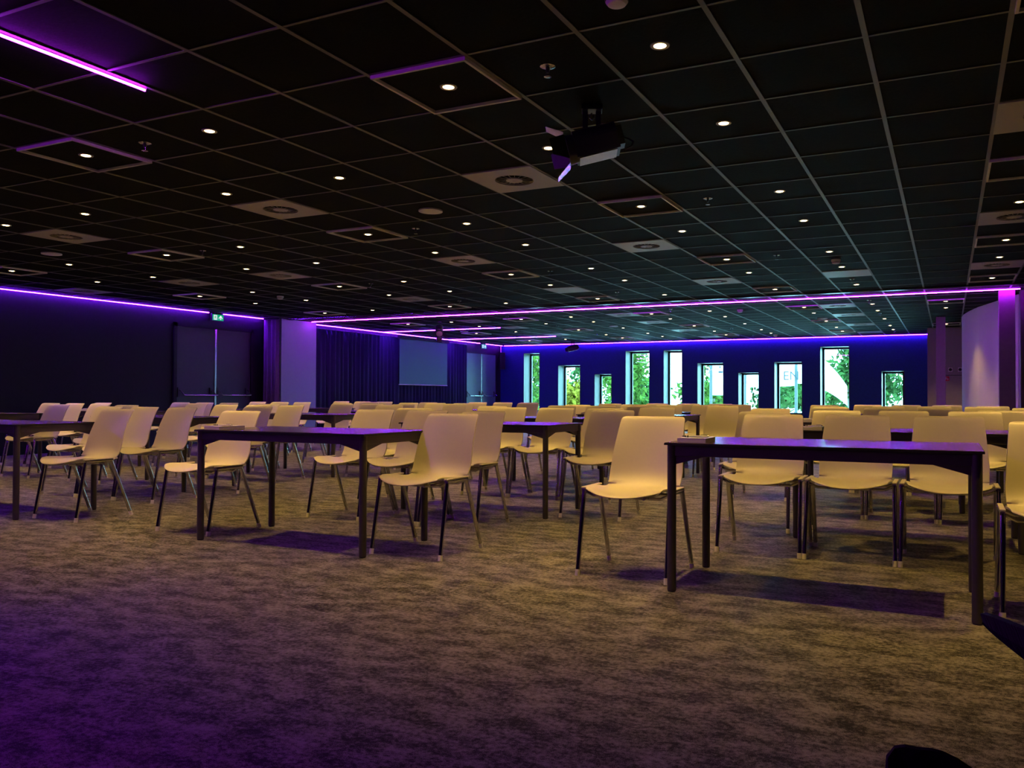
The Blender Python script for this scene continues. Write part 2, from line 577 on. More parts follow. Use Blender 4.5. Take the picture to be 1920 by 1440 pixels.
ZL = CEIL - 0.003
led('violet light strip near the camera at upper left, running toward the left wall', (-3.975, -4.4, ZL), (-3.975, 2.98, ZL), M_LED2)
led('violet light strip above the dark left wall before the exit sign', (XL + .06, -4.4, ZL), (XL + .06, 11.60, ZL))
led('short violet light strip between exit sign and stacked curtain', (XL + .06, 11.96, ZL), (XL + .06, 13.02, ZL))
led('violet light strip crossing the whole ceiling beside the track', (-13.10, 14.04, ZL), (1.0, 14.04, ZL), M_LED2)
led('violet light strip above the long navy curtain and screen', (XL + .10, 14.30, ZL), (XL + .10, 21.88, ZL))
led('short violet light strip between small exit sign and corner', (XL + .10, 22.24, ZL), (XL + .10, 23.28, ZL))
led('short violet light strip branching off over the curtain, nearer one', (XL + .14, 17.05, ZL), (-9.93, 17.05, ZL))
led('violet light strip branching off above the screen, farther one', (XL + .14, 20.1, ZL), (-9.93, 20.1, ZL))
led('violet light strip along the top of the window wall', (XL + .16, 23.30, ZL), (-0.50, 23.30, ZL))

# ------------------------------------------------------------------ downlights
ring_me = MB().lathe([(.030, .004), (.031, -.004), (.046, -.0045), (.0475, -.001), (.0475, .004)]).mesh('trim_ring', M_VENT, smooth='auto')
lens_me = MB().lathe([(.0295, .002), (.0295, -.003), (.022, -.006), (.010, -.0075)]).mesh('lens', M_LAMP, smooth='auto')
fo, fi = .292, .274
frame_side = MB().box(-fo, fo, -.008, .008, -.018, .006).mesh('frame_bar', M_FRAME, bevel=0.002)
panel_me = MB().box(-fi, fi, -fi, fi, -.001, .02).mesh('panel', M_TILE)
spot_data = bpy.data.lights.new('downlight_beam', 'SPOT')
spot_data.energy = LAMP_W
spot_data.color = LAMP_COL
spot_data.spot_size = R(82)
spot_data.spot_blend = 1.0
spot_data.shadow_soft_size = 0.014


def beam(parent, z):
    o = bpy.data.objects.new('beam', spot_data)
    COL.objects.link(o)
    o.parent = parent
    o.location = (0, 0, z)


FRAMED_OK = []
allp = [(cx(i), cy(j)) for i, j in lights_plain]
vis = [p for p in allp if in_frame(p[0], p[1], CEIL)]
lab = dict(zip(vis, row_labels(vis, CEIL, 'small round warm ceiling lamp, %s')))
hid = 0
for p in allp:
    if p not in lab:
        hid += 1
    t = thing('downlight', lab.get(p, 'round warm ceiling lamp just beyond the edge of the picture'), 'ceiling lamp', (p[0], p[1], CEIL), 0, 'recessed ceiling lamps')
    obj('trim_ring', ring_me, t, (0, 0, .006))
    obj('lens', lens_me, t, (0, 0, .006))
    beam(t, -.012)
allf = [(cx(i), cy(j)) for i, j in lights_framed]
visf = [p for p in allf if in_frame(p[0], p[1], CEIL, 40, 20)]
lab = dict(zip(visf, row_labels(visf, CEIL, 'ceiling lamp in a pale square frame, %s')))
for p in allf:
    t = thing('framed_downlight', lab.get(p, 'square framed ceiling lamp just beyond the edge of the picture'), 'ceiling lamp', (p[0], p[1], CEIL), 0, 'ceiling lamps in square frames')
    obj('panel', panel_me, t)
    for k in range(4):
        a = k * math.pi / 2
        obj('frame_bar', frame_side, t, (math.sin(a) * .283, -math.cos(a) * .283, 0), a)
    obj('trim_ring', ring_me, t, (0, 0, -.001))
    obj('lens', lens_me, t, (0, 0, -.001))
    beam(t, -.020)

# ------------------------------------------------------------------ swirl vents and blank panels


def plate_mesh(r, h=.294, n=32):
    mb = MB()
    vs, fs = [], []
    for z in (-.004, .012):
        for k in range(n):
            t = 2 * math.pi * k / n
            vs.append((r * math.cos(t), r * math.sin(t), z))
        for k in range(n):
            t = 2 * math.pi * k / n
            s = h / max(abs(math.cos(t)), abs(math.sin(t)))
            vs.append((s * math.cos(t), s * math.sin(t), z))
    for k in range(n):
        k2 = (k + 1) % n
        fs += [(k, n + k, n + k2, k2), (2 * n + k, 2 * n + k2, 3 * n + k2, 3 * n + k), (k, k2, 2 * n + k2, 2 * n + k), (n + k, 3 * n + k, 3 * n + k2, n + k2)]
    return mb.add(vs, fs).mesh('plate', M_VENT)


plate_me = plate_mesh(.150)
hub_me = MB().lathe([(.066, .004), (.064, -.006), (.012, -.0065), (.011, -.004)], n=24).mesh('hub', M_VENT, smooth='auto')
duct_me = MB().lathe([(.149, .012), (.149, .052), (.001, .052)], n=24).mesh('duct', M_DUCT)
vane_mb = MB().box(.060, .152, -.0015, .0015, -.003, .001)
vane_me = vane_mb.mesh('vane', M_VENT)
ringv = MB()
for k in range(18):
    a = 2 * math.pi * k / 18
    ringv.add([(x * math.cos(a) - y * math.sin(a), x * math.sin(a) + y * math.cos(a), z) for x, y, z in vane_mb.v], vane_mb.f)
ringv_me = ringv.mesh('vane_ring', M_VENT)
vp = [(cx(i), cy(j)) for i, j in vents]
for p, lb in zip(vp, row_labels(vp, CEIL, 'white square swirl air vent, %s')):
    t = thing('air_vent', lb, 'air vent', (p[0], p[1], CEIL), 0, 'swirl air vents in the ceiling')
    obj('plate', plate_me, t)
    obj('hub', hub_me, t)
    obj('duct', duct_me, t)
    if p[1] < 9.0 and p[0] > -6:
        for k in range(18):
            obj('vane', vane_me, t, (0, 0, 0), 2 * math.pi * k / 18)
    else:
        obj('vane_ring', ringv_me, t)
for (i, j), lb in zip(blanks, ('plain pale ceiling panel left of centre, in front of the violet strip', 'plain pale ceiling panel at right, beside a smoke detector')):
    o = obj('blank_panel', MB().box(-.294, .294, -.294, .294, -.004, .014).mesh('blank_panel', M_VENT, bevel=0.002), None, (cx(i), cy(j), CEIL))
    tag(o, lb, 'ceiling panel')

# ------------------------------------------------------------------ sprinklers, detectors, ceiling speakers
spr = [(-6.5, 0.5), (-1.5, 0.5), (-11.5, 5.5), (-6.5, 5.5), (-1.5, 5.5), (-11.5, 10.5), (-6.5, 10.5), (-1.5, 10.5), (-9.5, 12.5), (-11.5, 14.5), (-6.5, 14.5), (-0.5, 14.5),
       (-12.5, 19.1), (-6.5, 19.1), (-0.5, 19.1), (-12.5, 23.1), (-6.5, 23.1), (-0.5, 23.1), (-12.5, 27.1), (-6.5, 27.1), (-0.5, 27.1), (-6.5, 31.1), (-0.5, 31.1)]
sp_plate = MB().lathe([(.040, .006), (.040, .001), (.030, -.004), (.016, -.006)], n=18).mesh('escutcheon', M_ALU, smooth='auto')
sp_body = MB().lathe([(.011, 0), (.011, -.020), (.007, -.024), (.007, -.030)], n=10).mesh('body', M_BLACK)
sp_defl = MB().lathe([(.020, -.048), (.020, -.051), (.004, -.053)], n=14).tube((.009, 0, -.026), (.006, 0, -.048), .0022, n=6).tube((-.009, 0, -.026), (-.006, 0, -.048), .0022, n=6).mesh('deflector', M_ALU)
pts = [(cx(i), cy(j)) for i, j in spr]
for p, lb in zip(pts, row_labels(pts, CEIL, 'small metal ceiling sprinkler, %s')):
    t = thing('sprinkler', lb, 'sprinkler', (p[0], p[1], CEIL + .004), 0, 'ceiling sprinklers')
    obj('escutcheon', sp_plate, t); obj('body', sp_body, t); obj('deflector', sp_defl, t)

sm_base = MB().lathe([(.055, .006), (.055, -.014), (.050, -.020)], n=24).mesh('base', M_WHITE, smooth='auto')
sm_head = MB().lathe([(.050, -.020), (.047, -.034), (.038, -.046), (.018, -.050)], n=24).mesh('head', M_WHITE, smooth='auto')
sm_slot = MB().lathe([(.0495, -.027), (.0500, -.030), (.0485, -.033)], n=24).mesh('slot', M_BLACK)
for (i, j), lb in zip([(-0.5, -0.42), (-15.5, 11.5), (-0.5, 11.5), (-4.5, 20.1), (-5.5, 31.1)],
                      ['white smoke detector cut by the top edge of the picture', 'white smoke detector above the left wall, near the double door', 'white smoke detector on the right, beside a pale ceiling panel',
                       'smoke detector just beyond the long violet strip', 'tiny smoke detector in front of the window wall']):
    t = thing('smoke_detector', lb, 'smoke detector', (cx(i), cy(j), CEIL), 0, 'smoke detectors')
    obj('base', sm_base, t); obj('head', sm_head, t); obj('slot', sm_slot, t)
dk_ring = MB().lathe([(.108, .006), (.108, -.006), (.098, -.008)], n=28).mesh('rim', M_WHITE, smooth='auto')
dk_gr = MB().lathe([(.097, -.004), (.090, -.009), (.04, -.011)], n=28).mesh('grille', M_WHITE, smooth='auto')
for (i, j), lb in zip([(-14.5, 4.5), (-5.5, 4.5), (-2.5, 24.1), (-10.5, 24.1), (-17.5, 24.1)],
                      ['round flush ceiling speaker at far left, over the dark wall side', 'round flush ceiling speaker near the centre', 'round flush ceiling speaker on the right beyond the violet strip',
                       'round flush ceiling speaker near the middle of the far ceiling', 'round flush ceiling speaker near the screen']):
    t = thing('ceiling_speaker', lb, 'speaker', (cx(i), cy(j), CEIL), 0, 'round ceiling speakers')
    obj('rim', dk_ring, t); obj('grille', dk_gr, t)


# ------------------------------------------------------------------ stage spotlights


def stage_light(loc, az, tilt, label, scale=1.0):
    """hangs from loc on the ceiling; looks along azimuth az (degrees from +x), tilted down"""
    t = thing('stage_light', label, 'stage light', loc, R(az), 'ceiling stage lights')
    t.scale = (scale,) * 3
    obj('clamp', MB().box(-.06, .06, -.045, .045, -.022, .006).mesh('clamp', M_BLACK, bevel=.004), t)
    for sx in (-1, 1):
        obj('strap', MB().box(sx * .038 - .015, sx * .038 + .015, -.004, .004, -.15, -.02).mesh('strap', M_BLACK), t)
    obj('hook', MB().path([(.0, 0, -.03), (.012, 0, -.045), (.012, 0, -.06), (0, 0, -.072), (-.012, 0, -.06), (-.012, 0, -.045)], .004, 6).mesh('hook', M_ALU), t)
    Mx = Matrix.Translation((0, 0, -.215)) @ Matrix.Rotation(R(tilt), 4, 'Y')

    def put(name, mb, mt, **k):
        me = mb.mesh(name, mt, **k)
        me.transform(Mx)
        return obj(name, me, t)
    n = 14
    body = MB()
    sec = []
    for a in range(n):
        th = math.pi * a / (n - 1)
        sec.append((.088 * math.cos(th), .02 + .078 * math.sin(th)))
    sec += [(-.088, -.075), (.088, -.075)]
    body.prism([(u, w) for u, w in sec], 0, -.15, .10)
    put('housing', body, M_BLACK)
    put('snout', MB().tube((.09, 0, .0), (.145, 0, .0), .082, .086, n=20), M_BLACK, smooth='auto')
    put('lens', MB().tube((.142, 0, 0), (.150, 0, 0), .074, .060, n=20), M_LENS, smooth='auto')
    put('underside_plate', MB().box(-.13, .09, -.08, .08, -.082, -.076), M_ALU)
    put('rear_cap', MB().box(-.185, -.15, -.05, .05, -.05, .06), M_BLACK)
    for sy, sz in ((1, 0), (-1, 0), (0, 1), (0, -1)):
        bd = MB()
        if sz:
            z0, z1 = sz * .088, sz * .150
            bd.add([(.147, -.07, z0), (.147, .07, z0), (.235, .045, z1), (.235, -.045, z1), (.149, -.07, z0 + .003 * sz), (.149, .07, z0 + .003 * sz), (.237, .045, z1 + .003 * sz), (.237, -.045, z1 + .003 * sz)],
                   [(0, 1, 2, 3), (7, 6, 5, 4), (0, 4, 5, 1), (1, 5, 6, 2), (2, 6, 7, 3), (3, 7, 4, 0)])
        else:
            y0, y1 = sy * .088, sy * .150
            bd.add([(.147, y0, -.07), (.147, y0, .07), (.235, y1, .045), (.235, y1, -.045), (.149, y0 + .003 * sy, -.07), (.149, y0 + .003 * sy, .07), (.237, y1 + .003 * sy, .045), (.237, y1 + .003 * sy, -.045)],
                   [(0, 1, 2, 3), (7, 6, 5, 4), (0, 4, 5, 1), (1, 5, 6, 2), (2, 6, 7, 3), (3, 7, 4, 0)])
        put('barn_door', bd, M_ALU if sz else M_BLACK)
    cb = MB()
    arc = [(-.185, 0, 0.0), (-.215, .01, -.02), (-.235, .02, -.045), (-.22, .025, -.07), (-.18, .02, -.075)]
    cb.path(arc, .005, 8)
    put('cable', cb, M_BLACK)
    # small maker's mark on the housing side
    put('maker_mark', MB().tube((.0, -.0885, -.03), (.0, -.0895, -.03), .012, n=14).box(.02, .075, -.0895, -.0885, -.035, -.026), MATS.get('mark') or mat('mark', (0.30, 0.22, 0.42), 0.5))
    return t


stage_light((-1.87, 4.25, CEIL), 205, 14, 'large black stage spotlight with barn doors, hanging near the camera')
stage_light((-10.37, 15.1, CEIL), -55, 30, 'black stage spotlight hanging in front of the short violet strips')
stage_light((-10.38, 22.2, CEIL), 205, 14, 'black stage spotlight hanging in front of the window wall')

# ------------------------------------------------------------------ left wall: doors, signs, curtains, screen


def double_door(num, y0, y1, zt, dm, fm, label):
    x = XL
    d = struct('door_%d' % num, MB().box(x, x + .035, y0, y0 + .07, 0, zt).box(x, x + .035, y1 - .07, y1, 0, zt).box(x, x + .035, y0, y1, zt - .07, zt).mesh('door_frame', fm), label)
    ym = (y0 + y1) / 2
    for s, (a, c) in enumerate(((y0 + .075, ym - .006), (ym + .006, y1 - .075))):
        lf = obj('door_leaf', MB().box(x, x + .018, a, c, .01, zt - .075).mesh('door_leaf', dm), d)
        pb = obj('push_bar', MB().tube((x + .11, a + .10, .97), (x + .11, c - .02 if s == 0 else c - .06, .97), .013, n=10).mesh('push_bar', M_ALU, smooth='auto'), d)
        for e, yy in enumerate((a + .10, c - .05)):
            arm = MB().path([(x + .02, yy - .06, 1.09), (x + .06, yy - .03, 1.05), (x + .11, yy, .975)], .011, 8)
            obj('arm', arm.mesh('arm', M_ALU), pb)
            obj('bracket', MB().box(x + .018, x + .04, yy - .085, yy - .04, .93, 1.12).mesh('bracket', M_BLACK, bevel=.004), pb)
    obj('meeting_stile', MB().box(x, x + .03, ym - .022, ym + .022, .01, zt - .075).mesh('meeting_stile', M_ALU), d)
    return d


double_door(1, 10.83, 12.79, 2.38, M_DOORD, M_DWALL, 'dark double door in the left wall with push bars')
double_door(2, 21.13, 23.06, 2.38, M_DOOR, M_DWALL, 'grey double door beside the window wall with push bars')


def exit_sign(y0, y1, x, label):
    t = thing('exit_sign', label, 'exit sign', (x, (y0 + y1) / 2, CEIL), 0, 'green exit signs')
    w = (y1 - y0) / 2
    h0, h1 = -.155, -.035
    obj('bracket', MB().box(-.03, .03, -w * .5, w * .5, -.02, 0.006).mesh('bracket', M_BLACK), t)
    obj('housing', MB().box(-.025, .02, -w - .012, w + .012, h0 - .012, -.02).mesh('housing', M_BLACK, bevel=.003), t)
    obj('face', MB().box(.02, .023, -w, w, h0, h1).mesh('face', M_GREEN), t)
    u = w / 1.0
    # left half: doorway with running figure, right half: arrow up
    dw = MB().box(.0232, .0245, -w * .78, -w * .18, h0 + .012, h1 - .010)
    obj('doorway', dw.mesh('doorway', M_EXITW), t)
    fig = MB()
    fx0, fx1 = .0247, .0256
    H = h1 - h0

    def P(a, c):
        return (-w * .48 + a * w, h0 + c * H)
    hd = [(P(.02, .76)[0] + .009 * math.cos(k * math.pi / 4), P(.02, .76)[1] + .009 * math.sin(k * math.pi / 4)) for k in range(8)]
    fig.prism(hd, 0, fx0, fx1)
    for poly in ([(-.10, .66), (.06, .68), (.04, .42), (-.08, .40)], [(.04, .66), (.22, .54), (.19, .48), (.02, .58)], [(-.10, .66), (-.22, .52), (-.18, .47), (-.06, .56)],
                 [(-.02, .44), (.06, .44), (.24, .18), (.17, .15)], [(-.08, .44), (.0, .42), (-.14, .27), (-.30, .26), (-.30, .33), (-.17, .34)]):
        fig.prism([P(a, c) for a, c in poly], 0, fx0, fx1)
    obj('running_figure', fig.mesh('running_figure', M_GREEN), t)
    ar = MB()
    ax = w * .48
    zc = (h0 + h1) / 2
    ar.box(.0232, .0245, ax - .010, ax + .010, h0 + .018, h1 - .03)
    ar.prism([(ax, h1 - .014), (ax + w * .36, zc - .008), (ax + w * .36, zc - .026), (ax, h1 - .042), (ax - w * .36, zc - .026), (ax - w * .36, zc - .008)], 0, .0232, .0245)
    obj('arrow', ar.mesh('arrow', M_EXITW), t)
    return t


exit_sign(11.64, 11.91, XL + .10, 'lit green exit sign with running figure and arrow above the dark door')
exit_sign(21.92, 22.20, XL + .12, 'small lit green exit sign above the grey double door')


def curtain(name, label, pts, z0, z1, mt, wave, amp, jitter, n_per=8):
    """pleated sheet along a polyline, real thickness"""
    L, samples = 0.0, []
    for (xa, ya), (xb, yb) in zip(pts[:-1], pts[1:]):
        seg = math.hypot(xb - xa, yb - ya)
        nn = max(4, int(seg / wave * n_per))
        dx, dy = (xb - xa) / seg, (yb - ya) / seg
        for k in range(nn):
            s = seg * k / nn
            samples.append((xa + dx * s, ya + dy * s, dy, -dx, L + s))
        L += seg
    rnd = random.Random(3)
    ph = [rnd.uniform(-jitter, jitter) for _ in range(200)]
    vs, fs = [], []
    zs = [z0, z0 + (z1 - z0) * .5, z1]
    for side in (0, 1):
        for zi, z in enumerate(zs):
            for x, y, nx, ny, s in samples:
                fold = s / wave
                a = amp * (1 + .35 * math.sin(fold * 1.7 + ph[int(fold) % 200])) * (1.0 - .15 * zi)
                o = a * math.sin(2 * math.pi * fold + ph[int(fold) % 200] * math.sin(math.pi * (fold % 1))) + side * .006
                vs.append((x + nx * o, y + ny * o, z))
    n = len(samples)
    for side in (0, 1):
        for zi in range(2):
            for k in range(n - 1):
                a = side * 3 * n + zi * n + k
                fs.append((a, a + 1, a + 1 + n, a + n))
    for k in range(n - 1):
        fs.append((k, k + 1, 3 * n + k + 1, 3 * n + k))
        fs.append((2 * n + k, 2 * n + k + 1, 5 * n + k + 1, 5 * n + k))
    t = thing(name, label, 'curtain', (0, 0, 0))
    me = MB().add(vs, fs).mesh('cloth', mt, smooth=True)
    obj('cloth', me, t)
    rl = MB()
    for (xa, ya), (xb, yb) in zip(pts[:-1], pts[1:]):
        rl.tube((xa, ya, z1 + .012), (xb, yb, z1 + .012), .012, n=8)
    obj('rail', rl.mesh('rail', M_BLACK), t)
    return t


curtain('curtain', 'long navy pleated curtain hanging behind the projection screen', [(XL + .13, 14.34), (XL + .13, 21.05)], 0.02, CEIL - .11, M_CURT, .155, .042, 1.2)
curtain('curtain', 'plum curtain stacked in narrow folds beside the pale wall projection', [(XL + .04, 13.08), (-13.13, 13.08)], 0.02, CEIL - .03, M_CURT2, .105, .05, .8)
sc = thing('projection_screen', 'grey projection screen hanging in front of the navy curtain', 'screen', (XL + .22, 18.72, 0))
obj('cloth', MB().box(0, .012, -1.13, 1.13, 1.28, 2.5).mesh('cloth', M_SCREEN), sc)
obj('case', MB().box(-.03, .07, -1.17, 1.17, 2.50, 2.60).mesh('case', M_DWALL, bevel=.006), sc)
obj('weight_bar', MB().tube((.006, -1.14, 1.27), (.006, 1.14, 1.27), .014, n=8).mesh('weight_bar', M_FRAME), sc)

# column loudspeaker in the far left corner
ls = thing('column_speaker', 'black column loudspeaker mounted in the far left corner', 'speaker', (XL + .16, 23.17, 2.13), R(-40))
obj('cabinet', MB().box(-.07, .07, -.09, .09, -.28, .28).mesh('cabinet', M_BLACK, bevel=.01), ls)
obj('grille', MB().box(.07, .076, -.075, .075, -.26, .26).mesh('grille', M_DWALL), ls)
obj('bracket', MB().tube((-.07, 0, .18), (-.12, 0, .34), .012, n=8).tube((-.12, 0, .34), (-.12, 0, .47), .012, n=8).mesh('bracket', M_WHITE), ls)

# devices on the grey wall
for x, lb in ((0.035, 'white square wall device with black round front, left one'), (0.245, 'white square wall device with black round front, right one')):
    t = thing('wall_device', lb, 'wall device', (x, 21.25, 1.625), 0, 'square wall devices')
    obj('case', MB().box(-.045, .045, -.035, 0, -.05, .05).mesh('case', M_WHITE, bevel=.004), t)
    obj('black_dial', MB().tube((0, -.05, 0), (0, -.034, 0), .036, n=20).mesh('black_dial', M_BLACK, smooth='auto'), t)
sg = thing('fire_sign', 'small red fire equipment sign half hidden behind the slim column', 'sign', (-0.045, 21.25, 1.41))
obj('plate', MB().box(-.06, .055, -.006, 0, -.055, .055).mesh('plate', M_RED), sg)
obj('symbol', MB().box(-.05, -.005, -.008, -.006, -.02, .035).box(.012, .020, -.008, -.006, -.03, .03).box(.020, .034, -.008, -.006, -.035, .005).mesh('symbol', M_WHITE), sg)

# ------------------------------------------------------------------ tables
TW, TD = 1.425, 0.69
top_me = MB()
top_me.box(-TW / 2, TW / 2, -TD / 2, TD / 2, .728, .740)
top_m = top_me.mesh('table_top', M_TTOP, bevel=.0025)
edge_m = MB().box(-TW / 2 + .0, TW / 2, -TD / 2 - .0005, -TD / 2 + .002, .728, .7375).box(-TW / 2, TW / 2, TD / 2 - .002, TD / 2 + .0005, .728, .7375) \
    .box(-TW / 2 - .0005, -TW / 2 + .002, -TD / 2, TD / 2, .728, .7375).box(TW / 2 - .002, TW / 2 + .0005, -TD / 2, TD / 2, .728, .7375).mesh('edge_band', M_TEDGE)
LX, LY = TW / 2 - .030, TD / 2 - .032
leg_m = MB().tube((0, 0, .006), (0, 0, .728), .0225, n=18).mesh('leg', M_TFRAME, smooth='auto')
pad_m = MB().tube((0, 0, 0), (0, 0, .008), .020, n=14).mesh('foot_pad', M_BLACK)
apx = MB().box(-LX + .02, LX - .02, -.0125, .0125, .674, .728).mesh('apron_rail', M_TFRAME, bevel=.002)
apy = MB().box(-.0125, .0125, -LY + .02, LY - .02, .674, .728).mesh('apron_rail', M_TFRAME, bevel=.002)
gx = MB().prism([(.02, .674), (.175, .674), (.02, .632)], 1, -.004, .004).mesh('gusset', M_TFRAME)
gx2 = MB().prism([(-.02, .674), (-.175, .674), (-.02, .632)], 1, -.004, .004).mesh('gusset', M_TFRAME)
gy = MB().prism([(.02, .674), (.175, .674), (.02, .632)], 0, -.004, .004).mesh('gusset', M_TFRAME)
gy2 = MB().prism([(-.02, .674), (-.175, .674), (-.02, .632)], 0, -.004, .004).mesh('gusset', M_TFRAME)


def table(xc, yc, label, rz=0.0):
    t = thing('conference_table', label, 'table', (xc, yc, 0), rz, 'dark conference tables')
    tp = obj('table_top', top_m, t)
    obj('edge_band', edge_m, tp)
    for sx in (-1, 1):
        for sy in (-1, 1):
            lg = obj('leg', leg_m, t, (sx * LX, sy * LY, 0))
            obj('foot_pad', pad_m, lg)
            obj('gusset', gx if sx < 0 else gx2, t, (sx * LX, sy * LY, 0))
            obj('gusset', gy if sy < 0 else gy2, t, (sx * LX, sy * LY, 0))
    for s in (-1, 1):
        obj('apron_rail', apx, t, (0, s * LY, 0))
        obj('apron_rail', apy, t, (s * LX, 0, 0))
    return t


TROWS = [(3.86, [-7.25, -3.875, -0.575]), (5.69, [-10.96, -7.64, -3.585, -0.275]), (7.47, [-10.68, -7.31, -3.85, -0.585]),
         (9.29, [-10.96, -7.64, -3.57, -0.20]), (11.07, [-10.60, -7.31, -3.85, -0.585])]
tpos = []
for yf, xs in TROWS:
    for x in xs:
        tpos.append((x, yf + .313))
trnd = random.Random(11)
for ti, (p, lb) in enumerate(zip(tpos, row_labels(tpos, .74, 'dark long table, %s'))):
    table(p[0], p[1], lb, R(trnd.uniform(-.6, .6)) if ti > 2 else 0)

# ------------------------------------------------------------------ chairs (face the camera side, -y)
prof = [(-.052, .438), (-.044, .4435), (-.026, .448), (.02, .4525), (.09, .450), (.16, .446), (.23, .443), (.29, .445), (.335, .455), (.372, .475), (.400, .505),
        (.420, .545), (.437, .60), (.455, .66), (.474, .72), (.494, .78), (.508, .815), (.520, .838), (.533, .848), (.545, .852)]
arc = [0.0]
for a, c in zip(prof[:-1], prof[1:]):
    arc.append(arc[-1] + math.hypot(c[0] - a[0], c[1] - a[1]))
AL = arc[-1]


def half_width(s):
    t = s / AL
    if t < .42:
        w = .212 + .018 * math.sin(math.pi * min(1, t / .42))
    elif t < .60:
        w = .212 + (t - .42) / .18 * .006
    else:
        w = .218 - (t - .60) / .40 * .026
    r = .035
    d = AL - s
    if d < r:
        w -= r * (1 - math.sqrt(max(0, 1 - ((r - d) / r) ** 2)))
    return w


NU = 17
us = [-1 + 2 * k / (NU - 1) for k in range(NU)]
fine = []
for k in range(len(prof) - 1):
    n = 4 if k > 15 else 2
    for q in range(n):
        fine.append(k + q / n)
fine.append(len(prof) - 1)
cv_, cf_ = [], []
for q in fine:
    k = min(int(q), len(prof) - 2)
    f = q - k
    # smooth interpolation along the profile
    p0, p1, p2, p3 = prof[max(0, k - 1)], prof[k], prof[k + 1], prof[min(len(prof) - 1, k + 2)]
    y, z = [0.5 * ((2 * p1[d]) + (-p0[d] + p2[d]) * f + (2 * p0[d] - 5 * p1[d] + 4 * p2[d] - p3[d]) * f * f + (-p0[d] + 3 * p1[d] - 3 * p2[d] + p3[d]) * f ** 3) for d in (0, 1)]
    s = arc[k] + f * (arc[k + 1] - arc[k])
    t = s / AL
    w = half_width(s)
    for u in us:
        yy, zz = y, z
        if t < .5:
            a = 1 - t / .5
            yy += .075 * abs(u) ** 2.6 * a * a                  # rounded front edge
            zz += .030 * u * u * (1 - max(0, t - .3) / .2)
        else:
            yy -= .030 * u * u * math.sin(math.pi * min(1, (t - .38) / .62)) + .008 * u * u
        cv_.append((u * w, yy, zz))
nv = len(fine)
for a in range(nv - 1):
    for k in range(NU - 1):
        cf_.append((a * NU + k, a * NU + k + 1, (a + 1) * NU + k + 1, (a + 1) * NU + k))
sh = bpy.data.meshes.new('seat_shell')
sh.from_pydata(cv_, [], cf_)
bm = bmesh.new()
bm.from_mesh(sh)
bmesh.ops.recalc_face_normals(bm, faces=bm.faces)
top = max(bm.faces, key=lambda f_: f_.normal.z)
if sum(f_.normal.z for f_ in bm.faces) < 0:
    bmesh.ops.reverse_faces(bm, faces=bm.faces)
bmesh.ops.solidify(bm, geom=list(bm.faces), thickness=.007)
bm.to_mesh(sh)
bm.free()
sh.materials.append(M_CHAIR)
sh.polygons.foreach_set('use_smooth', [True] * len(sh.polygons))
sh.set_sharp_from_angle(angle=R(50))

FX, RX, LT = .252, .252, .455
legs = {}
for nm, sx, fy_, ty in (('fl', -1, 0.0, .078), ('fr', 1, 0.0, .078), ('rl', -1, .46, .285), ('rr', 1, .46, .285)):
    foot, topp = Vector((sx * FX, fy_, 0)), Vector((sx * .246, ty, LT))
    d = (topp - foot).normalized()
    legs[nm] = (MB().tube(foot + d * .022, topp, .0128, n=12).mesh('leg', M_CHROME, smooth='auto'),
                MB().tube(foot, foot + d * .034, .0136, n=12).mesh('glide', M_FOOT, smooth='auto'))
for nm in legs:   # seat the glides flat on the floor
    me = legs[nm][1]
    for v in me.vertices:
        v.co.z = max(0.0, v.co.z)
rail_m = {s: MB().tube((s * .246, .066, LT), (s * .246, .297, LT), .0115, n=10).mesh('side_rail', M_CHROME, smooth='auto') for s in (-1, 1)}
cap_m = {s: MB().box(s * .246 - .0125, s * .246 + .0125, .062, .300, LT + .010, LT + .019).mesh('side_cap', M_CHAIR, bevel=.003) for s in (-1, 1)}
under_m = MB().path([(-.246, .09, LT - .004), (-.19, .09, LT - .030), (.19, .09, LT - .030), (.246, .09, LT - .004)], .009, 8) \
    .path([(-.246, .275, LT - .004), (-.19, .275, LT - .028), (.19, .275, LT - .028), (.246, .275, LT - .004)], .009, 8) \
    .tube((-.12, .02, LT - .026), (-.12, .30, LT - .026), .008, n=8).tube((.12, .02, LT - .026), (.12, .30, LT - .026), .008, n=8).mesh('under_frame', M_CHROME, smooth='auto')
link_m = MB().tube((-.268, .40, .165), (-.268, .408, .165), .014, n=12).mesh('link_button', M_WHITE)

crnd = random.Random(5)


def chair(x, y, label, rz):
    t = thing('shell_chair', label, 'chair', (x, y, 0), rz, 'cream shell chairs')
    obj('seat_shell', sh, t)
    for nm in ('fl', 'fr', 'rl', 'rr'):
        lg = obj('leg', legs[nm][0], t)
        obj('glide', legs[nm][1], lg)
    for s in (-1, 1):
        r_ = obj('side_rail', rail_m[s], t)
        obj('side_cap', cap_m[s], r_)
    obj('under_frame', under_m, t)


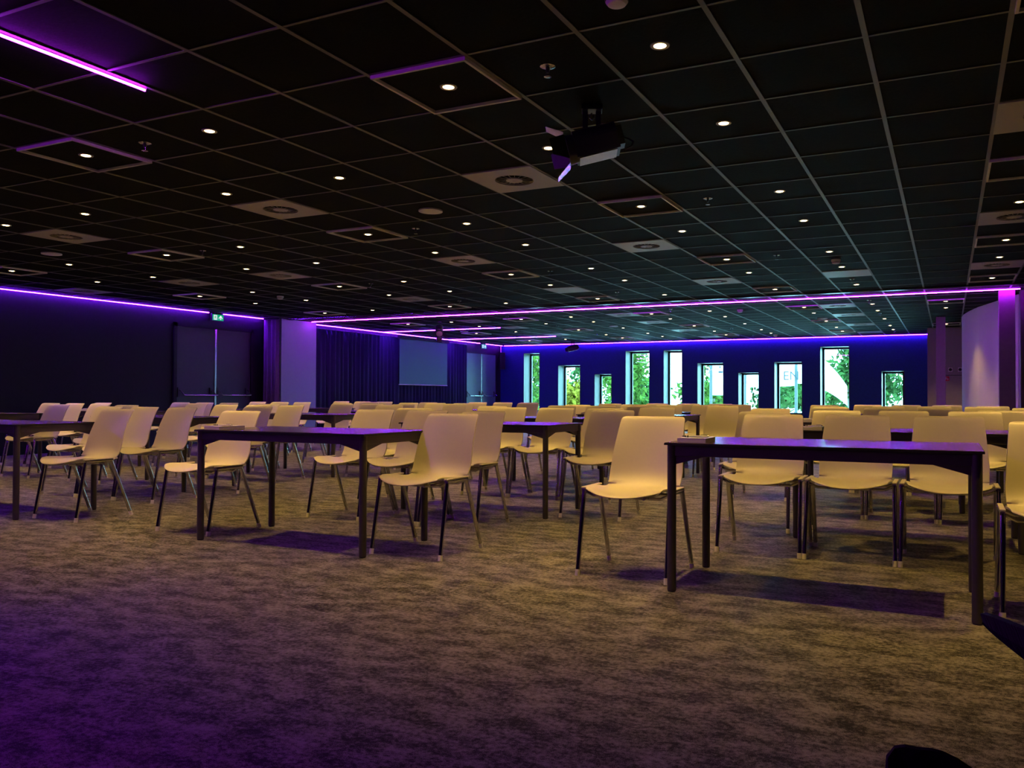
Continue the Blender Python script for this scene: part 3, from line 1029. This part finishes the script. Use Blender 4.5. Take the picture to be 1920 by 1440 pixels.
CROWS = [  # y of the front feet, x centres of single chairs, x centres of the groups of three
    (3.97, [-6.27, -4.87, -2.965, -1.575, 0.46], []),
    (4.95, [], [-7.24, -3.86, -0.535]),
    (5.81, [-9.92, -8.68, -6.61, -4.60, -2.57, -1.29, 0.74], []),
    (6.75, [], [-11.05, -7.61, -3.575, -0.345]),
    (7.62, [-11.72, -9.67, -8.33, -6.30, -4.85, -2.81, -1.63, 0.43], []),
    (8.57, [], [-10.66, -7.36, -3.86, -0.63]),
    (9.42, [-9.93, -8.66, -6.55, -4.58, -2.55, -1.27, 0.80], []),
    (10.42, [], [-10.93, -7.57, -3.60, -0.165]),
    (11.27, [-9.58, -8.33, -6.32, -4.87, -2.84, -1.57, 0.50], []),
    (12.17, [], [-10.51, -7.32, -3.85, -0.56]),
]
cpos = []
for y, xs, trip in CROWS:
    for x in xs + [c + d for c in trip for d in (-.533, 0, .533)]:
        if in_frame(x, y + .5, .84, 110, 0):
            cpos.append((x, y))
for ci_, (p, lb) in enumerate(zip(cpos, row_labels(cpos, 0, 'cream shell chair, %s', .25))):
    a = R(crnd.uniform(-2.5, 2.5)) if p[1] in (5.81, 7.62, 9.42, 11.27) else 0.0
    chair(p[0], p[1], lb, a)

# ------------------------------------------------------------------ note pads and pens
pad_me = MB().box(-.0725, .0725, -.105, .105, 0, .0215).mesh('sheets', M_PAPER, bevel=.0012)
cover_me = MB().box(-.073, .073, -.1055, .1055, .0215, .0225).mesh('cover_sheet', M_PEN)
pen_b = MB().tube((-.035, 0, 0), (.070, 0, 0), .0052, n=12).mesh('barrel', M_PEN, smooth='auto')
pen_t = MB().tube((-.035, 0, 0), (-.058, 0, 0), .0050, .0018, n=12).tube((-.031, 0, 0), (-.024, 0, 0), .0056, n=12).mesh('tip', M_BLACK, smooth='auto')
pen_c = MB().box(.035, .072, -.002, .002, .005, .0075).tube((.070, 0, 0), (.078, 0, 0), .0035, n=10).mesh('clip', M_CHROME)
for ti, (xc, yc) in enumerate(tpos):
    row = [r for r, (yf, xs) in enumerate(TROWS) if abs(yf + .313 - yc) < .05][0]
    if ti in (0,):
        continue
    lx, ly = xc - TW / 2 + .125, yc - TD / 2 + .14
    spots = [(lx, ly)]
    nth = ORD[row + 1]
    place = ORD[1 + sorted(TROWS[row][1]).index(xc)]
    for (sx, sy) in spots:
        if not in_frame(sx, sy, .75):
            continue
        t = thing('notepad', 'stack of white note sheets, table row %s from the camera, table %s from left' % (nth, place), 'notepad', (sx, sy, .7402), R(crnd.uniform(-3, 3)), 'note pads on the tables')
        obj('sheets', pad_me, t)
        obj('cover_sheet', cover_me, t)
        pn = thing('pen', 'white pen on note sheets, table row %s from the camera, table %s from left' % (nth, place), 'pen', (sx - .01, sy - .02, .7402 + .0225 + .0056), R(12) + R(crnd.uniform(-8, 8)), 'pens on the note pads')
        obj('barrel', pen_b, pn); obj('tip', pen_t, pn); obj('clip', pen_c, pn)

# ------------------------------------------------------------------ outside the windows
struct('ground_outside', MB().box(-90, 60, 23.9, 160, -.5, -.3).mesh('ground_outside', M_GROUND), 'pale paved ground outside')


def tree(x, y, h, rx, label, leafm, seed, n=1500, z0=.8, leaf=.16):
    t = thing('tree', label, 'tree', (x, y, -.3), 0, 'trees outside the windows')
    rnd = random.Random(seed)
    tr = MB().tube((0, 0, 0), (0, 0, h * .45), .10, .06, n=10)
    for k in range(6):
        a = rnd.uniform(0, 6.28)
        zz = h * rnd.uniform(.25, .5)
        tr.tube((0, 0, zz), (math.cos(a) * rx * .6, math.sin(a) * rx * .6, zz + h * .25), .035, .012, n=6)
    obj('trunk', tr.mesh('trunk', M_BARK), t)
    lf = MB()
    clumps = [(rnd.uniform(-1, 1) * rx * .75, rnd.uniform(-1, 1) * rx * .75, z0 + rnd.random() * (h - z0)) for _ in range(26)]
    for k in range(int(n * 1.5)):
        c = rnd.choice(clumps)
        q = Vector((rnd.gauss(0, 1), rnd.gauss(0, 1), rnd.gauss(0, 1)))
        taper = 1.0 - .35 * (c[2] / h)
        pos = Vector((c[0] * taper, c[1] * taper, c[2])) + q * (.16 * rx + .08)
        if pos.z < z0 * .6:
            continue
        u = Vector((rnd.gauss(0, 1), rnd.gauss(0, 1), rnd.gauss(0, 1))).normalized()
        w = u.orthogonal().normalized()
        s = leaf * rnd.uniform(.6, 1.3)
        lf.add([pos - u * s, pos + w * s * .5, pos + u * s, pos - w * s * .5], [(0, 1, 2, 3)])
    tag(obj('foliage', lf.mesh('foliage', leafm), t), kind='stuff')


tree(-19.6, 36, 6.5, 1.4, 'leafy green tree outside the leftmost tall window', M_LEAF, 1, 1500)
tree(-17.9, 41, 5.0, 1.5, 'green tree outside the second window from the left', M_LEAF2, 2, 1300, 1.6)
tree(-16.1, 34.6, 1.6, 1.0, 'yellowish low shrub outside the second window from the left', M_LEAF3, 3, 700, .2)
tree(-14.0, 36, 6.8, 1.25, 'tall bright green tree outside the fourth window from the left', M_LEAF, 4, 1700, .5)
tree(-10.3, 38, 6.0, 1.4, 'green tree outside the sixth window, left of a flagpole', M_LEAF, 5, 1300, .4)
tree(-8.3, 41, 2.6, 1.3, 'small green tree outside the seventh window below a flag', M_LEAF2, 6, 800, .3)
tree(-3.85, 36, 5.6, .95, 'large green tree outside the ninth window beside a white flag', M_LEAF2, 7, 1700, .3)
tree(-2.75, 39, 4.8, 1.2, 'green tree outside the rightmost window', M_LEAF2, 8, 1400, .9)
for k, (x, y, h, r_) in enumerate([(-45, 90, 2.6, 4), (-34.5, 92, 2.6, 4), (-25, 90, 2.2, 3.6), (-16.5, 92, 2.6, 3.4), (-10.6, 70, 3.1, 2.3), (-6.4, 72, 3.1, 2.2), (-1.2, 86, 2.6, 3)]):
    tree(x, y, h, r_, 'distant tree on the horizon, %s from the left' % ORD[k + 1], M_LEAF2, 20 + k, 1300, .2, .35)
obj_w = obj('low_building', MB().box(-8, 6, 62, 66, -.3, .55).box(-8.2, 6.2, 61.8, 66.2, .55, .75).mesh('low_building', M_WHITE))
tag(obj_w, 'long low pale building far outside, seen through the rightmost window', 'building')


def flagpole(x, y, h, fl, z0, z1, label, letters, tail=0.0, sag=0.0):
    t = thing('flagpole', label, 'flagpole', (x, y, -.3), 0, 'flagpoles outside')
    obj('pole', MB().tube((0, 0, 0), (0, 0, h), .055, .045, n=12).mesh('pole', M_POLE, smooth='auto'), t)
    vs, fs = [], []
    nx, nz = 16, 8
    for side in (0, 1):
        for a in range(nz + 1):
            for k in range(nx + 1):
                u, w = k / nx, a / nz
                z = z0 + (z1 - z0) * w - tail * u * u * (1 - w) - sag * u * u
                vs.append((.06 + u * fl, .10 * math.sin(u * 9 + w * 1.5) * u + side * .006, z))
    st = (nx + 1) * (nz + 1)
    for side in (0, 1):
        for a in range(nz):
            for k in range(nx):
                q = side * st + a * (nx + 1) + k
                fs.append((q, q + 1, q + nx + 2, q + nx + 1))
    fg = obj('flag', MB().add(vs, fs).mesh('flag', M_FLAG, smooth=True), t)
    if letters:
        cu = bpy.data.curves.new('lettering', 'FONT')
        cu.body = letters[0]
        cu.size = letters[3]
        cu.extrude = .002
        tmp = bpy.data.objects.new('tmp_text', cu)
        COL.objects.link(tmp)
        dg = bpy.context.evaluated_depsgraph_get()
        me = bpy.data.meshes.new_from_object(tmp.evaluated_get(dg))
        bpy.data.objects.remove(tmp, do_unlink=True)
        me.materials.clear()
        me.materials.append(M_FLAGB)
        me.transform(Matrix.Translation((letters[1], -.13, letters[2])) @ Matrix.Rotation(R(90), 4, 'X'))
        obj('lettering', me, fg)
    return t, fg


t, fg = flagpole(-8.22, 30, 7, 1.0, 1.32, 4.3, 'flagpole with a white hanging flag outside the sixth window', None)
mk = MB()
for k, (u, z, w, h) in enumerate([(.36, 2.78, .15, .09), (.345, 2.54, .16, .10), (.32, 2.20, .17, .09)]):
    mk.box(u, u + w, -.125, -.118, z - h / 2, z + h / 2)
mk.prism([(.34, 2.34), (.42, 2.34), (.40, 2.43), (.37, 2.43)], 1, -.125, -.118)
obj('blue_marks', mk.mesh('blue_marks', M_FLAGB), fg)
flagpole(-6.92, 30, 7, 1.78, 1.62, 4.3, 'flagpole with a white lettered flag between seventh and eighth windows', ('EN', 1.42, 1.88, .46), -.05)
flagpole(-5.05, 30, 7, 1.72, 1.75, 2.95, 'flagpole whose white flag points down in the ninth window', None, -.5, 1.3)

# ------------------------------------------------------------------ camera strap dangling from the camera at lower right


def rel(a, b_, d):
    return Vector((0, 0, CAM_Z)) + RT * a + UP * b_ + FWD * d


path = [(.075, -.02, -.04), (.125, -.040, .05), (.148, -.066, .16), (.149, -.0815, .24), (.149, -.0850, .285), (.1510, -.0865, .298), (.1545, -.0900, .294), (.170, -.1035, .27),
        (.200, -.130, .25), (.205, -.165, .24), (.175, -.165, .245), (.128, -.1295, .262), (.1130, -.1245, .266), (.1075, -.1275, .268), (.112, -.150, .262), (.11, -.18, .22), (.08, -.18, .10), (.03, -.10, -.02)]
pts_ = [rel(*p) for p in path]
fine_ = []
for k in range(len(pts_) - 1):
    p0, p1, p2, p3 = pts_[max(0, k - 1)], pts_[k], pts_[k + 1], pts_[min(len(pts_) - 1, k + 2)]
    for q in range(5):
        f = q / 5
        fine_.append(.5 * (2 * p1 + (p2 - p0) * f + (2 * p0 - 5 * p1 + 4 * p2 - p3) * f * f + (3 * p1 - p0 - 3 * p2 + p3) * f ** 3))
fine_.append(pts_[-1])
vs, fs = [], []
for k, p in enumerate(fine_):
    d = (fine_[min(k + 1, len(fine_) - 1)] - fine_[max(k - 1, 0)]).normalized()
    w = (UP - d * UP.dot(d) * .9 + RT * -.35).normalized()
    w = (w - d * w.dot(d)).normalized()
    nrm = d.cross(w).normalized()
    hw = (.0012 + .0040 * min(1, abs(k - 25) / 11)) if k < 45 else .0045
    for sw, sn in ((-1, -1), (1, -1), (1, 1), (-1, 1)):
        vs.append(p + w * hw * sw + nrm * .0009 * sn)
for k in range(len(fine_) - 1):
    for q in range(4):
        fs.append((4 * k + q, 4 * k + (q + 1) % 4, 4 * k + 4 + (q + 1) % 4, 4 * k + 4 + q))
fs += [(0, 1, 2, 3), tuple(4 * (len(fine_) - 1) + q for q in (3, 2, 1, 0))]
so = obj('camera_strap', MB().add(vs, fs).mesh('camera_strap', M_STRAP))
tag(so, 'black ribbed camera strap curling into the lower right corner', 'strap')
